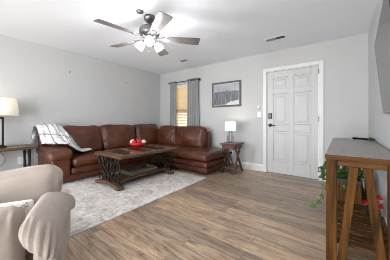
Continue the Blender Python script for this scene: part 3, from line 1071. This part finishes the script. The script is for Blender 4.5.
# large lamp on the end table
LX, LY = 0.235, -3.515
la = thing('table_lamp', 'large lamp with cream drum shade and open black rectangular frame', 'lamp', (LX, LY, 0.651))
MB().cushion(-0.055, 0.055, -0.10, 0.10, 0, 0.022, 0.006, n=4).build('base', M['black'], la)
q = MB()
q.bar((0, -0.057, 0.02), (0, -0.057, 0.44), 0.032, 0.024, (0, 1, 0))
q.bar((0, 0.057, 0.02), (0, 0.057, 0.44), 0.032, 0.024, (0, 1, 0))
q.box(-0.016, 0.016, -0.069, 0.069, 0.435, 0.462)
q.box(-0.016, 0.016, -0.069, 0.069, 0.02, 0.04)
q.build('stand', M['black'], la, bevel=0.002)
MB().lathe([(0.012, 0.46), (0.012, 0.56), (0.02, 0.565), (0.02, 0.61), (0.0001, 0.615)], 12).build('lamp_socket', M['pewter'], la, smooth=True)
drum(MB(), 0.245, 0.215, 0.485, 0.745).build('lamp_shade', M['shadewarm'], la, smooth=True)
MB().ball((0, 0, 0.655), 0.034, 8).build('bulb', M['globe'], la, smooth=True)
MB().tube(catmull([(0.0, -0.10, 0.008), (-0.09, -0.14, 0.006), (-0.17, -0.10, 0.008)], 5), 0.003, 6).build('cord', M['black'], la)
point('lamp_light', (LX, LY, 0.651 + 0.715), 1.0, (1.0, 0.84, 0.62), 0.02)
# cord loop hanging behind the end table
q = MB().tube(catmull([(0.024, -3.50, 0.63), (0.03, -3.42, 0.50), (0.03, -3.40, 0.42), (0.03, -3.46, 0.33), (0.03, -3.56, 0.30)], 7), 0.004, 6)
tag(q.build('lamp_cord', M['darkplastic']), 'thin dark lamp cord hanging behind the wooden end table', 'cord')

# ------------------------------------------------------------------ small side table with lamp
stt = thing('side_table', 'small dark brown side table with crossed legs beside the chaise', 'side table', (2.595, -0.41, 0.0))
MB().box(-0.185, 0.150, -0.215, 0.215, 0.570, 0.60).build('tabletop', M['sidewood_y'], stt, bevel=0.005)
q = MB()
q.box(-0.155, 0.12, -0.185, -0.165, 0.49, 0.570); q.box(-0.155, 0.12, 0.165, 0.185, 0.49, 0.570)
q.box(-0.155, -0.135, -0.165, 0.165, 0.49, 0.570); q.box(0.10, 0.12, -0.165, 0.165, 0.49, 0.570)
q.build('apron', M['sidewood'], stt, bevel=0.003)
for x in (-0.145, 0.11):
    for sg in (-1, 1):
        q = MB()
        q.bar((x + sg * 0.009, -sg * 0.165, 0.570), (x + sg * 0.009, sg * 0.195, 0.004), 0.046, 0.026, (1, 0, 0))
        q.build('leg', M['sidewood'], stt, bevel=0.003)
MB().box(-0.155, 0.12, -0.165, 0.165, 0.10, 0.122).build('shelf', M['sidewood_y'], stt, bevel=0.003)
box(-0.07, 0.04, -0.192, -0.185, 0.51, 0.56).build('drawer_front', M['sidewood_y'], stt, bevel=0.003)

SLX, SLY = 2.52, -0.37
sl = thing('table_lamp', 'small lamp with bright white drum shade on the brown side table', 'lamp', (SLX, SLY, 0.601))
MB().lathe([(0.062, 0), (0.062, 0.012), (0.0001, 0.014)], 24).build('base', M['pewter'], sl, smooth=True)
for k in range(6):
    a = k * PI / 3 + 0.3
    MB().tube(catmull([(0.058 * math.cos(a), 0.058 * math.sin(a), 0.01), (0.062 * math.cos(a), 0.062 * math.sin(a), 0.10), (0.045 * math.cos(a), 0.045 * math.sin(a), 0.19), (0.014 * math.cos(a), 0.014 * math.sin(a), 0.245)], 5), 0.004, 6).build('cage_wire', M['iron'], sl, smooth=True)
MB().lathe([(0.015, 0.24), (0.015, 0.33), (0.0001, 0.335)], 12).build('lamp_socket', M['pewter'], sl, smooth=True)
drum(MB(), 0.114, 0.110, 0.248, 0.428).build('lamp_shade', M['shadecool'], sl, smooth=True)
MB().ball((0, 0, 0.365), 0.03, 8).build('bulb', M['globe'], sl, smooth=True)
point('lamp_light', (SLX, SLY, 0.601 + 0.412), 2.2, (1.0, 0.9, 0.75), 0.012)

# ------------------------------------------------------------------ recliner in the foreground
rc = thing('recliner', 'beige pillow arm recliner in the near corner by the rug', 'armchair', (3.0, -3.68, 0.0), R(-25.2))
m_ = M['recliner']
def rsub(mb, name, mat=None, **kw):
    return mb.build(name, mat or m_, rc, **kw)
rsub(MB().box(-0.72, -0.36, -0.74, -0.18, 0.10, 0.30), 'base_frame', bevel=0.02)
for k in ((-0.60, -0.04), (0.02, -0.02), (-0.60, -0.80), (0.02, -0.80)):
    MB().lathe([(0.025, 0.0), (0.03, 0.062)], 12, (k[0], k[1], 0)).build('foot', M['black'], rc)
def arm(bc, sg):
    q = MB().cushion(-0.68, 0.035, bc - 0.058 if sg > 0 else bc - 0.07, bc + 0.07 if sg > 0 else bc + 0.058, 0.06, 0.345, 0.045, (0.01, 0.010, 0), 0.004, 12, bc)
    ar = rsub(q, 'armrest', smooth=True)
    path = catmull([(-0.735, bc, 0.30), (-0.68, bc, 0.355), (-0.50, bc - sg * 0.012, 0.40), (-0.28, bc - sg * 0.015, 0.42), (-0.12, bc - sg * 0.02, 0.42), (-0.02, bc - sg * 0.02, 0.41), (0.04, bc - sg * 0.02, 0.375), (0.05, bc - sg * 0.02, 0.33)], 9)
    n = len(path)
    nr = 60
    vs, fs = [], []
    for i, p in enumerate(path):
        t = i / (n - 1)
        d = (path[min(i + 1, n - 1)] - path[max(i - 1, 0)]).normalized()
        side = Vector((0, 1, 0))
        up = (side.cross(d) * -1).normalized()
        env = (math.sin(PI * min(1, (t + 0.035) / 0.15) / 2)) ** 0.5 if t < 0.115 else 1.0
        env *= 1.0 if t < 0.86 else math.sqrt(max(0.05, 1 - ((t - 0.86) / 0.145) ** 2))
        hw = 0.104 - 0.014 * max(0, min(1, (t - 0.2) / 0.5))
        for k in range(nr):
            a = 2 * PI * k / nr
            pl = 1.0
            if t > 0.68:
                pl += 0.12 * min(1, (t - 0.68) / 0.12) * math.cos(15 * a + 2)
            ca_, sa_ = math.cos(a), math.sin(a)
            ca_ = math.copysign(abs(ca_) ** 0.8, ca_)
            sa_ = math.copysign(abs(sa_) ** 0.8, sa_)
            lat = ca_ * hw * env * pl
            w_ = max(0.0, min(1.0, (t - 0.45) / 0.45)) * sg * lat
            vs.append(p + side * lat + up * sa_ * 0.074 * env * pl + Vector((0.4 * w_ - 0.01 * max(0.0, (t - 0.45) / 0.5), 0, -0.2 * w_ - 0.42 * sg * lat)))
    for i in range(n - 1):
        for k in range(nr):
            fs.append((i * nr + k, i * nr + (k + 1) % nr, (i + 1) * nr + (k + 1) % nr, (i + 1) * nr + k))
    fs.append(tuple(range(nr - 1, -1, -1)))
    fs.append(tuple((n - 1) * nr + k for k in range(nr)))
    q = MB()
    q.add(vs, fs)
    q.build('arm_pad', m_, ar, smooth=True)
arm(-0.012, 1)
arm(-0.845, -1)
# back
def leanR(p):
    k = (p.z - 0.30) / 0.38
    return (p.x - 0.10 * k, p.y, p.z + 0.11 * min(0.0, p.y) * (0 if p.y < -0.6 else 1) + (-0.066 if p.y < -0.6 else 0))
rsub(MB().cushion(-0.86, -0.66, -0.72, -0.09, 0.08, 0.60, 0.06, (0.01, 0, 0), 0.004, 10, 2), 'back_shell', smooth=True)
q = MB().cushion(-0.74, -0.50, -0.76, -0.02, 0.36, 0.68, 0.10, (0.035, 0.015, 0.015), 0.016, 22, 4, leanR)
rsub(q, 'backrest', smooth=True)
# seat with footrest panel
def lip(p):
    k = max(0, min(1, (p[2] - 0.36) / 0.1))
    return (p[0] + 0.014 * math.sin(110 * p[1]) * k, p[1], p[2])
q = MB().cushion(-0.56, -0.24, -0.70, -0.172, 0.18, 0.345, 0.075, (0.02, 0.005, 0.02), 0.008, 18, 8, lip)
rsub(q, 'seat_cushion', smooth=True)
q = MB().cushion(-0.35, -0.18, -0.685, -0.172, 0.07, 0.50, 0.07, (0.015, 0, 0.01), 0.006, 24, 9, lip)
rsub(q, 'footrest', smooth=True)

# white pillow on the seat
pw_ = thing('throw_pillow', 'white throw pillow with dark script on the beige recliner seat', 'pillow', (3.0, -3.68, 0.0), R(-25.2))
q = MB().cushion(-0.022, 0.022, -0.13, 0.13, -0.085, 0.085, 0.02, (0.008, 0, 0), 0.003, 12, 3)
MT = Matrix.Translation((-0.415, -0.285, 0.40)) @ Matrix.Rotation(R(-12), 4, 'Y')
q.v = [tuple(MT @ Vector(p)) for p in q.v]
q.build('cushion_body', M['pillowwhite'], pw_, smooth=True)
q = MB()
for j in range(2):
    pts = [(0.031, 0.055 + 0.006 * i, 0.035 + 0.005 * i - 0.024 * j + 0.006 * math.sin(i * 2.3 + j)) for i in range(9)]
    q.tube(catmull(pts, 4), 0.0018, 5)
q.v = [tuple(MT @ Vector(p)) for p in q.v]
q.build('script', M['ink'], pw_)

# ------------------------------------------------------------------ console table
cx0, cx1, cy0, cy1 = 4.279, 4.690, -2.325, -0.66
co = thing('console_table', 'rustic wooden console table with angled slat legs under the television', 'console table', (cx0, cy0, 0))
CO = Vector((-cx0, -cy0, 0))
def cs(mb, name, mat, **kw):
    mb.v = [tuple(Vector(p) + CO) for p in mb.v]
    return mb.build(name, mat, co, **kw)
cs(box(cx0, cx1, cy0, cy1, 0.785, 0.816), 'tabletop', M['oaktop'], bevel=0.004)
for y in (cy0 - 0.006, cy1 + 0.006):
    cs(box(cx0 - 0.002, cx1, y - 0.006, y + 0.006, 0.782, 0.814), 'end_trim', M['oak_x'], bevel=0.002)
for y in (cy0 + 0.012, cy1 - 0.047):
    cs(box(cx0 + 0.071, cx1 - 0.071, y + 0.004, y + 0.035, 0.738, 0.780), 'end_apron', M['oak_x'], bevel=0.003)
    yc = y + 0.0175
    for x in (cx0 + 0.004, cx1 - 0.070):
        cs(box(x, x + 0.066, yc - 0.03, yc + 0.03, 0.0, 0.784), 'leg', M['oak'], bevel=0.004)
    for xt, xb in ((4.448, 4.372), (4.520, 4.603)):
        q = MB().bar((xt, yc, 0.737), (xb, yc, 0.005), 0.028, 0.050, (1, 0, 0))
        cs(q, 'angled_slat', M['oak'], bevel=0.003)
for x in (cx0 + 0.02, cx1 - 0.045):
    cs(box(x, x + 0.025, cy0 + 0.08, cy1 - 0.08, 0.735, 0.784), 'side_apron', M['oak_y'], bevel=0.003)
    cs(box(x, x + 0.03, cy0 + 0.08, cy1 - 0.08, 0.085, 0.125), 'shelf_rail', M['oak_y'], bevel=0.003)
y = cy0 + 0.10
while y < cy1 - 0.10:
    cs(box(cx0 + 0.012, cx1 - 0.012, y, y + 0.064, 0.125, 0.145), 'shelf_slat', M['oak_x'], bevel=0.003)
    y += 0.122

o = MB().cushion(-0.12, 0.12, -0.014, 0.014, 0, 0.022, 0.005, n=6).build('remote_control', M['matteblack'])
o.location = (4.60, -0.77, 0.816)
o.rotation_euler = (0, 0, R(-32))
tag(o, 'slim black remote lying at the far end of the console top', 'remote')

def leaf_verts(c, dirv, nrm, L, Wd):
    d_ = Vector(dirv).normalized()
    s_ = d_.cross(Vector(nrm))
    if s_.length < 1e-3:
        s_ = d_.cross(Vector((1, 0, 0)))
    s_.normalize()
    n_ = s_.cross(d_)
    c = Vector(c)
    pts = [c, c + d_ * L * 0.3 + s_ * Wd * 0.5 + n_ * L * 0.05, c + d_ * L * 0.62 + s_ * Wd * 0.36 + n_ * L * 0.06, c + d_ * L,
           c + d_ * L * 0.62 - s_ * Wd * 0.36 + n_ * L * 0.06, c + d_ * L * 0.3 - s_ * Wd * 0.5 + n_ * L * 0.05, c + d_ * L * 0.5 - n_ * L * 0.02]
    return pts, [(0, 1, 6), (1, 2, 6), (2, 3, 6), (3, 4, 6), (4, 5, 6), (5, 0, 6)]
def rv():
    return Vector((random.uniform(-1, 1), random.uniform(-1, 1), random.uniform(-1, 1))).normalized()
t = thing('green_sprig', 'small green leafy sprig beside the black remote on the console', 'plant', (4.675, -0.915, 0.817))
q = MB()
for i in range(22):
    d_ = rv(); d_.z = abs(d_.z) * 0.5; d_.x *= 0.5
    q.add(*leaf_verts(Vector((random.uniform(-.025, 0.0), random.uniform(-.03, .03), random.uniform(0.003, 0.02))), d_, (0, 0, 1), 0.034, 0.024))
q.build('leaf', M['leaf'], t, solid=0.0012)
MB().tube([(-0.012, -0.04, 0.006), (-0.01, 0.0, 0.010), (-0.014, 0.035, 0.007)], 0.0035, 6).build('stem', M['leaf'], t)

# planter with trailing ivy on the shelf
px, py = 4.44, -1.12
pl = thing('ivy_planter', 'slatted wooden planter of trailing green ivy on the console shelf', 'plant', (px, py, 0.146))
q = MB()
n_s = 7
for i in range(n_s):
    x = -0.115 + i * 0.23 / n_s
    for y in (-0.14, 0.128):
        q.box(x + 0.001, x + 0.23 / n_s - 0.003, y, y + 0.012, 0, 0.235)
for i in range(8):
    y = -0.126 + i * 0.252 / 8
    for x in (-0.115, 0.103):
        q.box(x, x + 0.012, y + 0.001, y + 0.252 / 8 - 0.003, 0, 0.235)
q.box(-0.103, 0.103, -0.128, 0.128, 0.0, 0.012)
q.build('planter_box', M['planterwood'], pl)
q = MB()
q.box(-0.12, 0.12, -0.145, -0.132, 0.205, 0.245); q.box(-0.12, 0.12, 0.132, 0.145, 0.205, 0.245)
q.box(-0.12, -0.107, -0.132, 0.132, 0.205, 0.245); q.box(0.107, 0.12, -0.132, 0.132, 0.205, 0.245)
q.build('planter_rim', M['pot'], pl)
box(-0.103, 0.103, -0.128, 0.128, 0.02, 0.215).build('soil', M['soil'], pl)
fo = MB(); lt_ = MB(); vine = MB()
for i in range(230):
    a = random.uniform(0, 2 * PI); rr = random.random() ** 0.5
    c = Vector((0.15 * rr * math.cos(a), 0.17 * rr * math.sin(a), 0.24 + random.uniform(0, 0.20) * (1 - 0.6 * rr)))
    d_ = Vector((math.cos(a), math.sin(a), random.uniform(-0.5, 0.9)))
    fo.add(*leaf_verts(c, d_, (0, 0, 1), random.uniform(0.035, 0.055), random.uniform(0.03, 0.045)))
def trail(pts, nl, mb, size):
    path = catmull(pts, 8)
    vine.tube(path, 0.0028, 5)
    for i in range(nl):
        p = path[int(i * (len(path) - 1) / nl) + 1] + rv() * 0.014
        d_ = rv(); d_.z = -abs(d_.z) * 0.6
        mb.add(*leaf_verts(p, d_, (0.5, -0.8, 0.4), size * random.uniform(.8, 1.2), size * 0.85))
trail([(-0.08, -0.03, 0.24), (-0.15, -0.08, 0.40), (-0.215, -0.14, 0.40), (-0.24, -0.17, 0.33), (-0.24, -0.18, 0.24)], 44, fo, 0.045)
trail([(-0.08, 0.02, 0.24), (-0.17, -0.06, 0.36), (-0.225, -0.12, 0.33), (-0.23, -0.13, 0.20)], 26, fo, 0.042)
trail([(-0.06, -0.08, 0.25), (-0.16, -0.12, 0.22), (-0.24, -0.18, 0.08), (-0.27, -0.20, -0.03), (-0.31, -0.22, -0.085), (-0.35, -0.23, -0.10)], 30, lt_, 0.045)
trail([(0.05, -0.10, 0.25), (0.03, -0.17, 0.28), (-0.01, -0.19, 0.20), (-0.02, -0.19, 0.12)], 22, fo, 0.045)
fo.build('foliage', M['leaf'], pl, solid=0.001)
lt_.build('trailing_leaf', M['leaflight'], pl, solid=0.001)
vine.build('vine', M['leaf'], pl)

# red flowers in a pot
ft = thing('potted_flower', 'red flowers in a dark pot on the console shelf near the wall', 'plant', (4.61, -1.55, 0.146))
MB().lathe([(0.038, 0), (0.052, 0.075), (0.055, 0.085), (0.048, 0.085), (0.044, 0.07), (0.0001, 0.068)], 20).build('pot', M['pot'], ft, smooth=True)
sm_ = MB()
for (x, y, z) in ((-0.035, -0.03, 0.135), (0.02, -0.05, 0.16), (0.045, -0.02, 0.195), (0.0, 0.03, 0.17), (0.03, 0.05, 0.14), (-0.05, 0.02, 0.105), (0.05, -0.06, 0.13)):
    c = Vector((x, y, z))
    sm_.tube([(x * 0.2, y * 0.2, 0.068), (x * 0.7, y * 0.7, z * 0.7), c], 0.0025, 5)
    fl_ = MB().ball(c, 0.006, 5)
    for k in range(9):
        d_ = rv(); d_.y = -abs(d_.y) * 0.6
        fl_.add(*leaf_verts(c, d_, (0, -1, 0.2), 0.036, 0.024))
    fl_.build('bloom', M['petal'], ft, solid=0.001)
sm_.build('stem', M['leaf'], ft)
lv = MB()
for k in range(26):
    d_ = rv(); d_.z *= 0.4
    lv.add(*leaf_verts(Vector((0, 0, 0.085 + 0.03 * random.random())) + Vector((d_.x, d_.y, 0)) * 0.02, d_, (0, 0, 1), 0.05, 0.026))
lv.build('leaf', M['leaf'], ft, solid=0.001)

# ------------------------------------------------------------------ television on the right wall
tv = thing('television', 'wall mounted flat television tilted down above the console table', 'television', (4.622, -2.15, 1.45))
tv.rotation_euler = (0, R(-5.3), R(-3.3))
TH, TL = 0.325, 0.56
b = MB().box(0.0, 0.03, -TL, TL, -TH, TH)
b.build('housing', M['darkplastic'], tv, bevel=0.004)
box(-0.0015, 0.0, -TL + 0.006, TL - 0.006, -TH + 0.014, TH - 0.006).build('screen', M['screen'], tv)
box(-0.003, 0.0005, -TL, TL, -TH, -TH + 0.012).build('bezel', M['pewter'], tv)
box(0.03, 0.075, -0.18, 0.18, -0.12, 0.12).build('wall_mount', M['black'], tv)
